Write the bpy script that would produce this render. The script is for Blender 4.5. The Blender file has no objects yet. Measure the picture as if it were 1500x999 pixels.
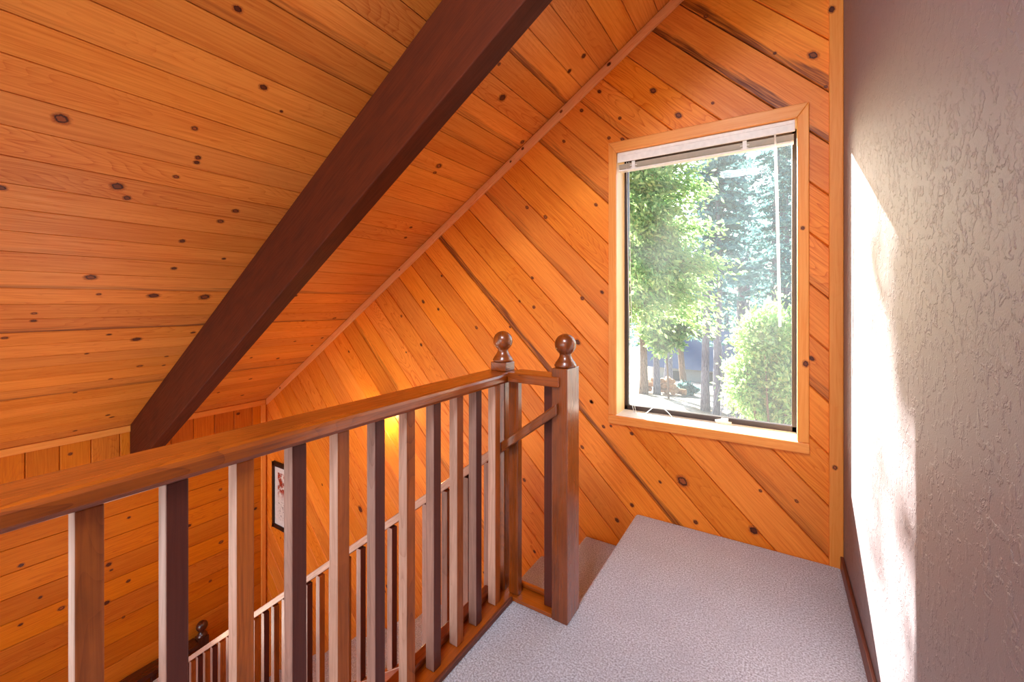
import bpy, bmesh, math, random
import numpy as np
from mathutils import Vector, Matrix
random.seed(7)
rng = np.random.default_rng(11)
COL = bpy.context.scene.collection
SC = bpy.context.scene

# ------------------------------------------------------------------ helpers
def link(o, parent=None):
    COL.objects.link(o)
    if parent is not None:
        o.parent = parent
        o.matrix_parent_inverse = Matrix.Translation(-Vector(parent.location))
    return o

def tag(o, label=None, cat=None, group=None, kind=None):
    if label: o['label'] = label
    if cat: o['category'] = cat
    if group: o['group'] = group
    if kind: o['kind'] = kind
    return o

def empty(name, loc, label, cat, group=None):
    o = bpy.data.objects.new(name, None)
    o.location = loc
    o.empty_display_size = 0.1
    COL.objects.link(o)
    return tag(o, label, cat, group)

class MB:
    """collects faces, uv, strip uv and a per-board random colour"""
    def __init__(s):
        s.v = []; s.f = []; s.uv = []; s.st = []; s.c = []; s.mi = []
    def face(s, pts, uvs=None, strip=None, col=(.5, .5, 0), mi=0):
        b = len(s.v)
        s.v += [tuple(p) for p in pts]
        s.f.append(tuple(range(b, b + len(pts))))
        s.uv += list(uvs) if uvs else [(0, 0)] * len(pts)
        s.st += list(strip) if strip else [(.5, 0)] * len(pts)
        s.c += [(col[0], col[1], col[2], 1)] * len(pts)
        s.mi.append(mi)
    def box(s, x0, x1, y0, y1, z0, z1, axis=None, col=None, mi=0, M=None, front=None):
        if col is None: col = (random.random(), random.random(), 0)
        d = (x1 - x0, y1 - y0, z1 - z0)
        if axis is None: axis = d.index(max(d))
        o = random.random() * 30
        P = [(x, y, z) for x in (x0, x1) for y in (y0, y1) for z in (z0, z1)]
        F = [(0, 1, 3, 2), (4, 6, 7, 5), (0, 4, 5, 1), (2, 3, 7, 6), (0, 2, 6, 4), (1, 5, 7, 3)]
        oth = [a for a in range(3) if a != axis]
        for fi, f in enumerate(F):
            pts = [P[i] for i in f]
            uv = [(p[axis] + o, p[oth[0]] + p[oth[1]] * 1.13 + o * .37) for p in pts]
            if M is not None: pts = [M @ Vector(p) for p in pts]
            s.face(pts, uv, col=col, mi=front if (front is not None and fi == 2) else mi)
        return s
    def tube(s, pts, rad, n=8, col=(.5, .5, 0), mi=0, cap=True):
        pts = [Vector(p) for p in pts]
        if not hasattr(rad, '__len__'): rad = [rad] * len(pts)
        rings = []; L = 0; Ls = []
        for i, p in enumerate(pts):
            a = pts[max(0, i - 1)]; b = pts[min(len(pts) - 1, i + 1)]
            t = (b - a).normalized()
            up = Vector((0, 0, 1)) if abs(t.z) < .9 else Vector((1, 0, 0))
            u = t.cross(up).normalized(); w = t.cross(u)
            rings.append([p + (u * math.cos(2 * math.pi * k / n) + w * math.sin(2 * math.pi * k / n)) * rad[i] for k in range(n)])
            if i: L += (p - pts[i - 1]).length
            Ls.append(L)
        for i in range(len(pts) - 1):
            for k in range(n):
                k2 = (k + 1) % n
                s.face([rings[i][k], rings[i][k2], rings[i + 1][k2], rings[i + 1][k]],
                       [(Ls[i], k / n * .3), (Ls[i], (k + 1) / n * .3), (Ls[i + 1], (k + 1) / n * .3), (Ls[i + 1], k / n * .3)], col=col, mi=mi)
        if cap:
            s.face(rings[0][::-1], col=col, mi=mi); s.face(rings[-1], col=col, mi=mi)
        return s
    def lathe(s, prof, c, n=28, col=None, mi=0):
        if col is None: col = (random.random(), random.random(), 0)
        c = Vector(c); rings = []
        for r, z in prof:
            rings.append([c + Vector((r * math.cos(2 * math.pi * k / n), r * math.sin(2 * math.pi * k / n), z)) for k in range(n)])
        for i in range(len(prof) - 1):
            for k in range(n):
                k2 = (k + 1) % n
                s.face([rings[i][k], rings[i][k2], rings[i + 1][k2], rings[i + 1][k]],
                       [(prof[i][1], k / n * .25), (prof[i][1], (k + 1) / n * .25), (prof[i + 1][1], (k + 1) / n * .25), (prof[i + 1][1], k / n * .25)], col=col, mi=mi)
        s.face(rings[0][::-1], col=col, mi=mi); s.face(rings[-1], col=col, mi=mi)
        return s
    def build(s, name, mats, parent=None, bevel=0, smooth=False, weld=True):
        me = bpy.data.meshes.new(name)
        me.from_pydata(s.v, [], s.f)
        u = me.uv_layers.new(name='UVMap'); u.data.foreach_set('uv', np.array(s.uv, dtype=np.float32).ravel())
        t = me.uv_layers.new(name='strip'); t.data.foreach_set('uv', np.array(s.st, dtype=np.float32).ravel())
        a = me.color_attributes.new(name='plank', type='FLOAT_COLOR', domain='CORNER')
        a.data.foreach_set('color', np.array(s.c, dtype=np.float32).ravel())
        if not isinstance(mats, (list, tuple)): mats = [mats]
        for m in mats: me.materials.append(m)
        me.polygons.foreach_set('material_index', s.mi)
        if weld:
            bm = bmesh.new(); bm.from_mesh(me)
            bmesh.ops.remove_doubles(bm, verts=bm.verts, dist=1e-5)
            bmesh.ops.recalc_face_normals(bm, faces=bm.faces)
            bm.to_mesh(me); bm.free()
        if smooth:
            me.polygons.foreach_set('use_smooth', [True] * len(me.polygons))
        o = bpy.data.objects.new(name, me)
        link(o, parent)
        if bevel:
            m = o.modifiers.new('b', 'BEVEL'); m.width = bevel; m.segments = 2; m.limit_method = 'ANGLE'; m.angle_limit = math.radians(40)
        return o

def bx(name, x0, x1, y0, y1, z0, z1, mat, parent=None, bevel=.003, axis=None, col=None):
    return MB().box(x0, x1, y0, y1, z0, z1, axis, col).build(name, mat, parent, bevel)

def struct(o):
    o['kind'] = 'structure'
    return o

# ------------------------------------------------------------------ materials
class NT:
    def __init__(s, name):
        s.m = bpy.data.materials.new(name); s.m.use_nodes = True
        s.t = s.m.node_tree; s.t.nodes.clear()
        s.out = s.n('ShaderNodeOutputMaterial')
    def n(s, typ, **kw):
        nd = s.t.nodes.new(typ)
        for k, v in kw.items(): setattr(nd, k, v)
        return nd
    def l(s, a, b): s.t.links.new(a, b)
    def put(s, sock, v):
        if hasattr(v, 'is_output') or isinstance(v, bpy.types.NodeSocket): s.l(v, sock)
        else: sock.default_value = v
    def math(s, op, a, b=0., c=None, clamp=False):
        nd = s.n('ShaderNodeMath', operation=op, use_clamp=clamp)
        s.put(nd.inputs[0], a); s.put(nd.inputs[1], b)
        if c is not None: s.put(nd.inputs[2], c)
        return nd.outputs[0]
    def mix(s, f, a, b, blend='MIX'):
        nd = s.n('ShaderNodeMix', data_type='RGBA', blend_type=blend, clamp_factor=True)
        s.put(nd.inputs[0], f)
        s.put(nd.inputs[6], a if not isinstance(a, tuple) else (*a[:3], 1))
        s.put(nd.inputs[7], b if not isinstance(b, tuple) else (*b[:3], 1))
        return nd.outputs[2]
    def rng(s, v, a, b, c=0., d=1., smooth=False):
        nd = s.n('ShaderNodeMapRange', interpolation_type='SMOOTHSTEP' if smooth else 'LINEAR')
        s.put(nd.inputs[0], v)
        for i, q in enumerate((a, b, c, d)): s.put(nd.inputs[1 + i], q)
        return nd.outputs[0]
    def xyz(s, x, y, z):
        nd = s.n('ShaderNodeCombineXYZ')
        for i, q in enumerate((x, y, z)): s.put(nd.inputs[i], q)
        return nd.outputs[0]
    def noise(s, vec, scale=1., detail=2., rough=.5, dist=0.):
        nd = s.n('ShaderNodeTexNoise')
        s.put(nd.inputs['Vector'], vec); nd.inputs['Scale'].default_value = scale
        nd.inputs['Detail'].default_value = detail; nd.inputs['Roughness'].default_value = rough
        nd.inputs['Distortion'].default_value = dist
        return nd.outputs['Fac']
    def bsdf(s, col, rough=.5, spec=.4, bump=None, bstr=.2, bdist=.002, **kw):
        b = s.n('ShaderNodeBsdfPrincipled')
        s.put(b.inputs['Base Color'], col if not isinstance(col, tuple) else (*col[:3], 1))
        s.put(b.inputs['Roughness'], rough); s.put(b.inputs['Specular IOR Level'], spec)
        for k, v in kw.items(): s.put(b.inputs[k], v)
        if bump is not None:
            bn = s.n('ShaderNodeBump'); bn.inputs['Strength'].default_value = bstr; bn.inputs['Distance'].default_value = bdist
            s.l(bump, bn.inputs['Height']); s.l(bn.outputs[0], b.inputs['Normal'])
        s.l(b.outputs[0], s.out.inputs['Surface'])
        return b

def srgb(r, g, b):
    f = lambda c: (c / 255 / 12.92) if c / 255 <= .04045 else ((c / 255 + .055) / 1.055) ** 2.4
    return (f(r), f(g), f(b))

def wood(name, light, dark, rough=.45, spec=.35, tone=.25, ringamt=.5, streakcol=None, coarse=1., mott=0., bstr=.15, coat=0.):
    t = NT(name)
    uv = t.n('ShaderNodeUVMap', uv_map='UVMap'); st = t.n('ShaderNodeUVMap', uv_map='strip')
    at = t.n('ShaderNodeVertexColor', layer_name='plank')
    su = t.n('ShaderNodeSeparateXYZ'); t.l(uv.outputs[0], su.inputs[0])
    sc = t.n('ShaderNodeSeparateColor'); t.l(at.outputs[0], sc.inputs[0])
    ss = t.n('ShaderNodeSeparateXYZ'); t.l(st.outputs[0], ss.inputs[0])
    u, v = su.outputs[0], su.outputs[1]
    R, G, Bq = sc.outputs[0], sc.outputs[1], sc.outputs[2]
    seed = t.math('MULTIPLY', G, 57.)
    low = t.noise(t.xyz(t.math('MULTIPLY', u, 1.1), t.math('MULTIPLY', v, 7.), seed), 1., 3., .55)
    # fine streaks
    vs = t.math('ADD', t.math('MULTIPLY', v, 130. * coarse), t.math('MULTIPLY', low, 9.))
    fine = t.noise(t.xyz(t.math('MULTIPLY', u, 3.5), vs, seed), 1., 2., .6)
    # growth rings: bands warped by the low noise
    low2 = t.noise(t.xyz(t.math('MULTIPLY', u, 1.5), t.math('MULTIPLY', v, 8.), t.math('ADD', seed, 3.)), 1., 1.2, .5)
    ph = t.math('ADD', t.math('MULTIPLY', v, 24. * coarse), t.math('MULTIPLY', low2, 20.))
    band = t.math('POWER', t.math('FRACT', ph), 4.)
    bold = t.rng(t.math('FRACT', t.math('MULTIPLY', G, 7.3)), .35, .9, .25, 1.)
    ringmask = t.math('MULTIPLY', bold, ringamt)
    ringmask = t.math('MULTIPLY', ringmask, t.rng(fine, .3, .6, .6, 1.))
    ring = t.math('MULTIPLY', band, ringmask)
    f = t.math('ADD', t.rng(fine, .35, .72, 0., .55), ring, clamp=True)
    big = t.noise(t.xyz(t.math('MULTIPLY', u, .7), t.math('MULTIPLY', v, 5.), t.math('ADD', seed, 21.)), 1., 2.)
    f = t.math('ADD', f, t.rng(big, .35, .75, -.12, .25), clamp=True)
    col = t.mix(f, light, dark)
    # board to board tone
    col = t.mix(1., col, t.n('ShaderNodeCombineColor').outputs[0], 'MULTIPLY') if False else col
    hs = t.n('ShaderNodeHueSaturation')
    t.put(hs.inputs['Value'], t.rng(R, 0., 1., 1 - tone, 1 + tone))
    t.put(hs.inputs['Saturation'], t.rng(G, 0., 1., 1.035, 1.015))
    t.put(hs.inputs['Hue'], t.rng(R, 0., 1., .499, .5015))
    t.l(col, hs.inputs['Color']); col = hs.outputs[0]
    if mott:
        mo = t.noise(t.xyz(t.math('MULTIPLY', u, 6.), t.math('MULTIPLY', v, 14.), seed), 1., 4., .6)
        col = t.mix(t.rng(mo, .45, .75, 0., mott), col, tuple(c * .35 for c in dark))
    if streakcol:
        w = t.noise(t.xyz(t.math('MULTIPLY', u, 3.), t.math('MULTIPLY', v, 40.), seed), 1., 3.)
        edge = t.rng(t.math('ADD', ss.outputs[0], t.rng(w, .3, .7, -.14, .14)), .30, .12, 0., 1., True)
        k = t.math('MULTIPLY', t.math('MULTIPLY', edge, Bq), t.rng(fine, .3, .6, .35, 1.))
        col = t.mix(k, col, streakcol)
    rr = t.rng(fine, .3, .8, rough - .06, rough + .1)
    t.bsdf(col, rr, spec, bump=fine, bstr=bstr, bdist=.001, **{'Coat Weight': coat, 'Coat Roughness': .22})
    return t.m

PINE_L, PINE_D = srgb(242, 148, 64), srgb(208, 98, 30)
m_wall = wood('pine_wall', PINE_L, PINE_D, .42, .35, .12, .75, streakcol=srgb(104, 44, 12))
m_ceil = wood('pine_ceiling', srgb(228, 148, 72), srgb(194, 98, 36), .45, .35, .12, .6, streakcol=srgb(105, 48, 18))
m_left = wood('pine_rough_wall', srgb(214, 124, 42), srgb(180, 84, 20), .55, .3, .12, .5, streakcol=srgb(96, 40, 14))
m_trim = wood('pine_trim', srgb(240, 160, 84), srgb(222, 124, 52), .4, .35, .06, .4)
m_crown = wood('pine_crown', srgb(250, 186, 124), srgb(236, 152, 90), .4, .35, .04, .4)
m_jamb = wood('pale_jamb', srgb(252, 222, 172), srgb(240, 196, 136), .4, .35, .05, .4)
m_beam = wood('beam_stain', srgb(86, 35, 15), srgb(62, 23, 9), .65, .2, .05, .3, mott=.35)
m_rail = wood('rail_stain', srgb(178, 92, 36), srgb(124, 56, 18), .32, .5, .08, .6, mott=.3, coat=.6)
m_bal = wood('baluster_brown', srgb(182, 98, 44), srgb(130, 62, 24), .45, .4, .2, .6, mott=.45, coat=.15)
m_bald = wood('baluster_maroon', srgb(94, 42, 30), srgb(74, 31, 22), .5, .35, .1, .2, coat=.15)
m_post = wood('post_stain', srgb(152, 78, 34), srgb(98, 45, 18), .3, .5, .06, .6, mott=.6, coat=.8)
m_edge = wood('pale_edge', srgb(204, 168, 148), srgb(166, 124, 102), .5, .4, .12, .4, mott=.25)  # paler tone for the front faces of brown balusters and lower stair handrail
m_edged = wood('pale_edge_dark', srgb(164, 130, 116), srgb(120, 86, 74), .5, .4, .15, .4, mott=.35)  # duller pale tone for the front faces of maroon and stair balusters
m_base = wood('base_stain', srgb(112, 58, 40), srgb(78, 36, 24), .45, .4, .05, .4)

def knot_mat():
    t = NT('knot')
    uv = t.n('ShaderNodeUVMap', uv_map='UVMap')
    at = t.n('ShaderNodeVertexColor', layer_name='plank')
    sc = t.n('ShaderNodeSeparateColor'); t.l(at.outputs[0], sc.inputs[0])
    nz = t.noise(uv.outputs[0], 2.2, 3., .6)
    ln = t.n('ShaderNodeVectorMath', operation='LENGTH'); t.l(uv.outputs[0], ln.inputs[0])
    r = t.math('ADD', ln.outputs['Value'], t.rng(nz, .3, .7, -.11, .11))
    core = t.mix(sc.outputs[0], srgb(84, 36, 18), srgb(160, 84, 40))
    ring = t.rng(r, .28, .42, 0., 1., True)
    col = t.mix(ring, core, srgb(58, 22, 10))
    col = t.mix(t.rng(r, .46, .62, 0., 1., True), col, srgb(196, 100, 40))
    a = t.rng(r, .52, .95, 1., 0., True)
    a = t.math('MULTIPLY', a, t.rng(r, .50, .60, 1., .55))
    p = t.n('ShaderNodeBsdfPrincipled'); t.l(col, p.inputs['Base Color']); p.inputs['Roughness'].default_value = .45
    p.inputs['Specular IOR Level'].default_value = .3
    tr = t.n('ShaderNodeBsdfTransparent'); mx = t.n('ShaderNodeMixShader')
    t.l(a, mx.inputs[0]); t.l(tr.outputs[0], mx.inputs[1]); t.l(p.outputs[0], mx.inputs[2])
    t.l(mx.outputs[0], t.out.inputs['Surface'])
    return t.m
m_knot = knot_mat()

def carpet_mat():
    t = NT('carpet')
    tc = t.n('ShaderNodeTexCoord')
    o = tc.outputs['Object']
    n1 = t.noise(o, 150., 3., .75); n2 = t.noise(o, 5., 3., .6); n3 = t.noise(o, 70., 2., .6)
    f = t.rng(n1, .38, .62)
    col = t.mix(f, srgb(158, 152, 160), srgb(244, 246, 255))
    col = t.mix(t.rng(n2, .35, .7, 0., .30), col, srgb(184, 178, 184))
    h = t.math('ADD', n1, t.math('MULTIPLY', n3, .8))
    t.bsdf(col, .95, .1, bump=h, bstr=.9, bdist=.012, **{'Sheen Weight': .25, 'Sheen Roughness': .5})
    return t.m
m_carpet = carpet_mat()

def plaster_mat():
    t = NT('textured_plaster')
    tc = t.n('ShaderNodeTexCoord'); o = tc.outputs['Object']
    a = t.noise(o, 36., 4., .62, .4); b = t.noise(o, 11., 2., .5)
    h = t.math('MULTIPLY', t.rng(a, .5, .6, 0., 1., True), t.rng(b, .4, .6, .3, 1.))
    fine = t.noise(o, 300., 2.)
    h = t.math('ADD', h, t.math('MULTIPLY', fine, .18))
    t.bsdf(srgb(126, 114, 119), .55, .35, bump=h, bstr=.45, bdist=.006)
    return t.m
m_plaster = plaster_mat()

def plain(name, col, rough=.5, spec=.4, metal=0., nscale=40., var=.06, bstr=.05):
    t = NT(name)
    tc = t.n('ShaderNodeTexCoord')
    n = t.noise(tc.outputs['Object'], nscale, 3.)
    c = t.mix(t.rng(n, .3, .7), tuple(x * (1 - var) for x in col), tuple(min(1, x * (1 + var)) for x in col))
    t.bsdf(c, rough, spec, bump=n, bstr=bstr, Metallic=metal)
    return t.m
m_white = plain('blind_white', srgb(236, 230, 220), .4)
m_slat = plain('blind_slat', srgb(206, 192, 170), .4)
def wand_mat():
    t = NT('clear_wand')
    a = t.n('ShaderNodeBsdfTranslucent'); a.inputs[0].default_value = (.95, .95, .95, 1)
    b = t.n('ShaderNodeBsdfPrincipled'); b.inputs['Base Color'].default_value = (.9, .9, .88, 1); b.inputs['Roughness'].default_value = .2
    m = t.n('ShaderNodeMixShader'); m.inputs[0].default_value = .6
    t.l(a.outputs[0], m.inputs[2]); t.l(b.outputs[0], m.inputs[1]); t.l(m.outputs[0], t.out.inputs['Surface'])
    return t.m
m_wand = wand_mat()
m_bronze = plain('window_bronze', srgb(58, 44, 42), .4, .4)
m_sill = plain('sill_white', srgb(240, 234, 226), .35, .4)
m_black = plain('frame_black', srgb(26, 23, 22), .35)
m_mat = plain('picture_mat', srgb(232, 228, 222), .7)
m_brass = plain('lamp_bronze', srgb(66, 36, 20), .35, .5, .6)

def print_mat():
    t = NT('picture_print')
    uv = t.n('ShaderNodeUVMap', uv_map='UVMap'); s = t.n('ShaderNodeSeparateXYZ'); t.l(uv.outputs[0], s.inputs[0])
    n = t.noise(uv.outputs[0], 7., 4., .6); n2 = t.noise(uv.outputs[0], 16., 3., .7)
    red = t.mix(t.rng(n2, .4, .6), srgb(190, 70, 36), srgb(120, 44, 26))
    top = t.math('MULTIPLY', t.rng(s.outputs[1], .45, .62, 0., 1.), t.rng(n, .42, .52, 0., 1.))
    low = t.math('MULTIPLY', t.rng(s.outputs[1], .5, .4, 0., 1.), t.rng(n2, .56, .6, 0., .8))
    c = t.mix(top, srgb(228, 222, 214), red); c = t.mix(low, c, srgb(90, 80, 76))
    t.bsdf(c, .5, .3)
    return t.m
m_print = print_mat()

def glass_mat():
    t = NT('window_glass')
    fr = t.n('ShaderNodeFresnel'); fr.inputs['IOR'].default_value = 1.15
    tr = t.n('ShaderNodeBsdfTransparent'); tr.inputs[0].default_value = (.96, .98, .98, 1)
    g = t.n('ShaderNodeBsdfGlossy'); g.inputs['Roughness'].default_value = .02
    mx = t.n('ShaderNodeMixShader'); t.l(fr.outputs[0], mx.inputs[0]); t.l(tr.outputs[0], mx.inputs[1]); t.l(g.outputs[0], mx.inputs[2])
    # slight translucency that paints a bright haze over the outdoor view
    tl = t.n('ShaderNodeBsdfTranslucent'); tl.inputs[0].default_value = (.9, .95, 1, 1)
    tc = t.n('ShaderNodeTexCoord'); n = t.noise(tc.outputs['Object'], 6., 4., .6)
    m2 = t.n('ShaderNodeMixShader'); t.l(t.rng(n, .2, .8, .012, .013), m2.inputs[0])
    t.l(mx.outputs[0], m2.inputs[1]); t.l(tl.outputs[0], m2.inputs[2])
    t.l(m2.outputs[0], t.out.inputs['Surface'])
    return t.m
m_glass = glass_mat()

def lamp_glass():
    t = NT('lamp_shade_glass')
    e = t.n('ShaderNodeEmission'); e.inputs[0].default_value = (1, .72, .36, 1); e.inputs[1].default_value = 6.
    t.l(e.outputs[0], t.out.inputs['Surface'])
    return t.m
m_lampglass = lamp_glass()

# ------------------------------------------------------------------ plank surfaces
def clip(poly, n, d, keep_ge=True):
    out = []
    s = 1 if keep_ge else -1
    for i in range(len(poly)):
        a, b = poly[i], poly[(i + 1) % len(poly)]
        da = s * (a[0] * n[0] + a[1] * n[1] - d); db = s * (b[0] * n[0] + b[1] * n[1] - d)
        if da >= 0: out.append(a)
        if (da >= 0) != (db >= 0):
            t = da / (da - db); out.append((a[0] + (b[0] - a[0]) * t, a[1] + (b[1] - a[1]) * t))
    return out

def planks(mb, pieces, n, off, w, to3d, g=.005, depth=.004, sl=.0013, streaks=(), tones=None, rnd=None):
    """n: unit normal across the boards (2D); boards start at off + k*w. to3d(p, q, depth)"""
    rnd = rnd or random
    d = (-n[1], n[0])
    allv = [p[0] * n[0] + p[1] * n[1] for pc in pieces for p in pc]
    k0 = math.floor((min(allv) - off) / w); k1 = math.ceil((max(allv) - off) / w)
    for k in range(k0, k1):
        v0 = off + k * w
        tone = rnd.random(); seed = rnd.random(); uo = rnd.random() * 40
        if tones and k in tones: tone = tones[k]
        sk = streaks[k] if isinstance(streaks, dict) and k in streaks else (0.14 if rnd.random() < .08 else 0)
        for (a, b) in ((0, sl), (sl, sl + .0002), (sl + .0002, g), (g, w - g), (w - g, w - sl - .0002), (w - sl - .0002, w - sl), (w - sl, w)):
            for pc in pieces:
                q = clip(clip(pc, n, v0 + a), n, v0 + b, False)
                if len(q) < 3: continue
                pts = []; uv = []; st = []
                for p in q:
                    v = p[0] * n[0] + p[1] * n[1] - v0
                    m_ = min(v, w - v)
                    dp = np.interp(m_, (0, sl, sl + .0002, g), (.016, .016, depth, 0))
                    pts.append(to3d(p[0], p[1], dp))
                    uv.append((p[0] * d[0] + p[1] * d[1] + uo, v + uo * .61)); st.append((v / w, 0))
                mb.face(pts, uv, st, (tone, seed, sk))

def knots(mb, L, to3d, ang, mi=1, rmin=.010, rmax=.020, rnd=None):
    """small knots set flush in the boards; ang = board direction in the 2D plane"""
    rnd = rnd or random
    ca, sa = math.cos(ang), math.sin(ang)
    for q in L:
        p = q[:2]
        r = (q[2] if len(q) > 2 else rnd.uniform(rmin, rmax)) * 1.5
        e = rnd.uniform(1.15, 1.6); c = (rnd.random() ** 1.6, rnd.random(), 0)
        off = (rnd.random() * 9 - 4.5)
        N = 20; pts = []; uv = []
        for k in range(N):
            t = 2 * math.pi * k / N; x, y = math.cos(t), math.sin(t)
            px = x * r * e; py = y * r
            pts.append(to3d(p[0] + px * ca - py * sa, p[1] + px * sa + py * ca, -.0004)); uv.append((x, y))
        mb.face(pts, uv, col=c, mi=mi)

CZ = lambda x: 3.42 + .6506 * x           # sloped ceiling
XL, XR, YB, YR, ZF = -4.985, .283, 2.601, -3.6, -3.03
SL = .6506; KS = math.sqrt(1 + SL * SL)

# ------------------------------------------------------------------ wall_back (diagonal boards)
WX0, WX1, WZ0, WZ1 = -.850, .100, .588, 2.245     # window opening
wb = MB()
pieces = []
def wall_piece(x0, x1, zlo, zhi):
    # zhi None = up to the ceiling
    pts = [(x0, zlo), (x1, zlo)]
    if zhi is None: pts += [(x1, CZ(x1) + .02), (x0, CZ(x0) + .02)]
    else: pts += [(x1, zhi), (x0, zhi)]
    return pts
pieces = [wall_piece(XL, WX0, ZF, None), wall_piece(WX0, WX1, ZF, WZ0), wall_piece(WX0, WX1, WZ1, None), wall_piece(WX1, XR, ZF, None)]
r2 = 2 ** -.5
rw = random.Random(5)
st = {k: 0 for k in range(-40, 20)}
st.update({1: 1., 12: 1., 13: .9, 4: .35, 7: .5, -6: .5, 9: .3})
planks(wb, pieces, (r2, r2), -.55, .1823, lambda p, q, d: (p, YB + d, q), g=.0058, depth=.0045, sl=.0019, streaks=st, rnd=rw)
BW = [(-1.216, 2.394), (-1.087, 2.572), (-0.964, 2.665), (-0.829, 2.461), (-0.987, 1.934), (-1.505, 1.979), (-1.357, 1.894), (-0.9, 2.351), (-0.812, 2.324), (-0.624, 2.579, .016), (-0.479, 2.396, .016), (-0.297, 2.422, .008), (0.163, 2.547, .018), (-0.001, 2.609), (0.215, 2.374), (-0.333, 2.923), (-2.312, 1.516), (-1.65, 1.118), (-1.957, 1.103), (-2.349, 1.242), (-2.518, 1.304), (-2.72, 0.864), (-2.542, 0.939), (-3.5, 0.821), (-2.779, 1.178), (-1.461, 1.473), (-1.568, 1.308), (-1.449, 1.265), (-1.116, 1.034, .016), (-1.082, 1.326), (-0.946, 1.365), (-1.015, 0.646), (-0.936, 0.498), (-1.082, 0.339), (-1.528, 0.021), (-0.457, 0.255, .026), (-0.752, 0.04), (-0.847, -0.08), (-0.386, 0.036), (-0.097, 0.072, .019), (-0.066, 0.293), (0.094, 0.278), (-0.584, 0.222), (-1.02, 0.65), (-0.754, 0.484), (-0.887, 0.51), (0.157, 1.016), (-3.926, -0.568), (-3.329, -0.663, .024), (-2.962, -1.262), (-2.989, -1.315), (-1.444, -0.468), (-1.885, -0.769), (-4.697, -1.343), (-4.75, -0.949)]
knots(wb, BW, lambda p, q, d: (p, YB + d, q), math.radians(-45), rnd=rw, rmin=.007, rmax=.012)
# outer skin of the wall
YO = 2.83
for pc in pieces:
    wb.face([(p[0], YO, p[1]) for p in pc], [(p[0], p[1]) for p in pc], col=(.4, .4, 0))
wall_back = struct(wb.build('wall_back', [m_wall, m_knot], weld=False))

# ------------------------------------------------------------------ wall_left
wl = MB(); rl = random.Random(9)
LY0, LY1, LZ0, LZ1 = -2.8, -.25, -1.95, -.50
planks(wl, [[(YR, ZF), (YB, ZF), (YB, LZ0), (YR, LZ0)], [(YR, LZ0), (LY0, LZ0), (LY0, LZ1), (YR, LZ1)], [(LY1, LZ0), (YB, LZ0), (YB, LZ1), (LY1, LZ1)], [(YR, LZ1), (YB, LZ1), (YB, -.25), (YR, -.25)]], (0, 1), -.599, .1885, lambda p, q, d: (XL - d, p, q), g=.004, depth=.003, sl=.0016, rnd=rl)
planks(wl, [[(YR, -.25), (YB, -.25), (YB, .22), (YR, .22)]], (1, 0), .755, .1875, lambda p, q, d: (XL - d, p, q), g=.007, depth=.006, sl=.0016, rnd=rl)
LW = [(0.734, -0.753), (0.835, -1.064), (0.731, -1.215), (0.952, -1.224), (1.379, -0.661), (1.241, -1.017, .018), (1.259, -1.075, .009), (1.374, -1.237), (1.227, -1.346, .018), (1.341, -1.545), (1.841, -0.944), (2.123, -0.687), (2.129, -1.248), (2.028, -1.605), (2.475, -1.037), (2.296, 0.078), (1.004, 0.033)]
knots(wl, LW, lambda p, q, d: (XL - d, p, q), 0., rnd=rl, rmin=.010, rmax=.016)
for a in ((YR, YO, ZF, LZ0), (YR, LY0, LZ0, LZ1), (LY1, YO, LZ0, LZ1), (YR, YO, LZ1, .4)):
    wl.face([(XL - .1, a[0], a[2]), (XL - .1, a[1], a[2]), (XL - .1, a[1], a[3]), (XL - .1, a[0], a[3])])
struct(wl.build('wall_left', [m_left, m_knot], weld=False))

# ------------------------------------------------------------------ ceiling
cb = MB(); rc = random.Random(21)
planks(cb, [[(XL * KS - .1, YR), (XR * KS + .3, YR), (XR * KS + .3, YB), (XL * KS - .1, YB)]], (1, 0), -2.306, .1455,
       lambda p, q, d: (p / KS - d * .545, q, CZ(p / KS) + d * .838), g=.003, depth=.0025, sl=.0013, rnd=rc,
       streaks={-13: .9, -8: .2, -19: .6, -10: .5, 3: .5, 6: .8, 2: .3})
CE = [(-1.637, 0.752), (-1.849, 0.951), (-1.915, 1.064, .006), (-2.111, 0.8), (-2.222, 0.424, .020), (-2.24, 0.862), (-2.265, 0.866), (-2.361, 0.821), (-2.469, 0.644, .02), (-2.522, 0.691), (-2.493, 1.135), (-2.576, 1.097), (-3.056, 0.691, .02), (-2.744, 0.982), (-2.85, 1.232), (-2.956, 1.018), (-3.19, 0.754), (-3.197, 0.999, .02), (-3.205, 1.272, .026), (-3.35, 0.539), (-3.414, 0.547), (-3.573, 0.892), (-3.642, 1.046, .02), (-3.598, 1.354), (-3.769, 0.833), (-3.886, 1.292), (-4.008, 1.315), (-3.984, 1.164), (-4.121, 1.037), (-4.255, 0.881), (-4.702, 1.166), (-4.753, 1.204), (-4.887, 1.012), (-3.558, 0.465), (-2.569, 0.326), (-1.38, 2.091, .02), (-1.27, 1.891), (-1.072, 2.372), (-0.977, 2.369), (-1.877, 2.084, .016), (-1.927, 2.1, .009), (-2.473, 2.358), (-2.373, 2.318), (-1.515, 2.551), (-4.034, 1.967), (-4.099, 2.244), (-3.51, 2.142), (-3.487, 2.435), (-3.824, 2.253), (-3.803, 2.519), (-3.923, 2.487), (-4.435, 2.156), (-4.619, 1.949), (-4.771, 2.238), (-3.179, 1.878)]
knots(cb, CE, lambda p, q, d: (p - d * .545, q, CZ(p) + d * .838), math.pi / 2, rnd=rc, rmin=.008, rmax=.013)
cb.face([(XL - .4, YR - .4, CZ(XL - .4) + .15), (XR + .9, YR - .4, CZ(XR + .9) + .15), (XR + .9, YO + .1, CZ(XR + .9) + .15), (XL - .4, YO + .1, CZ(XL - .4) + .15)])
struct(cb.build('ceiling', [m_ceil, m_knot], weld=False))

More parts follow.
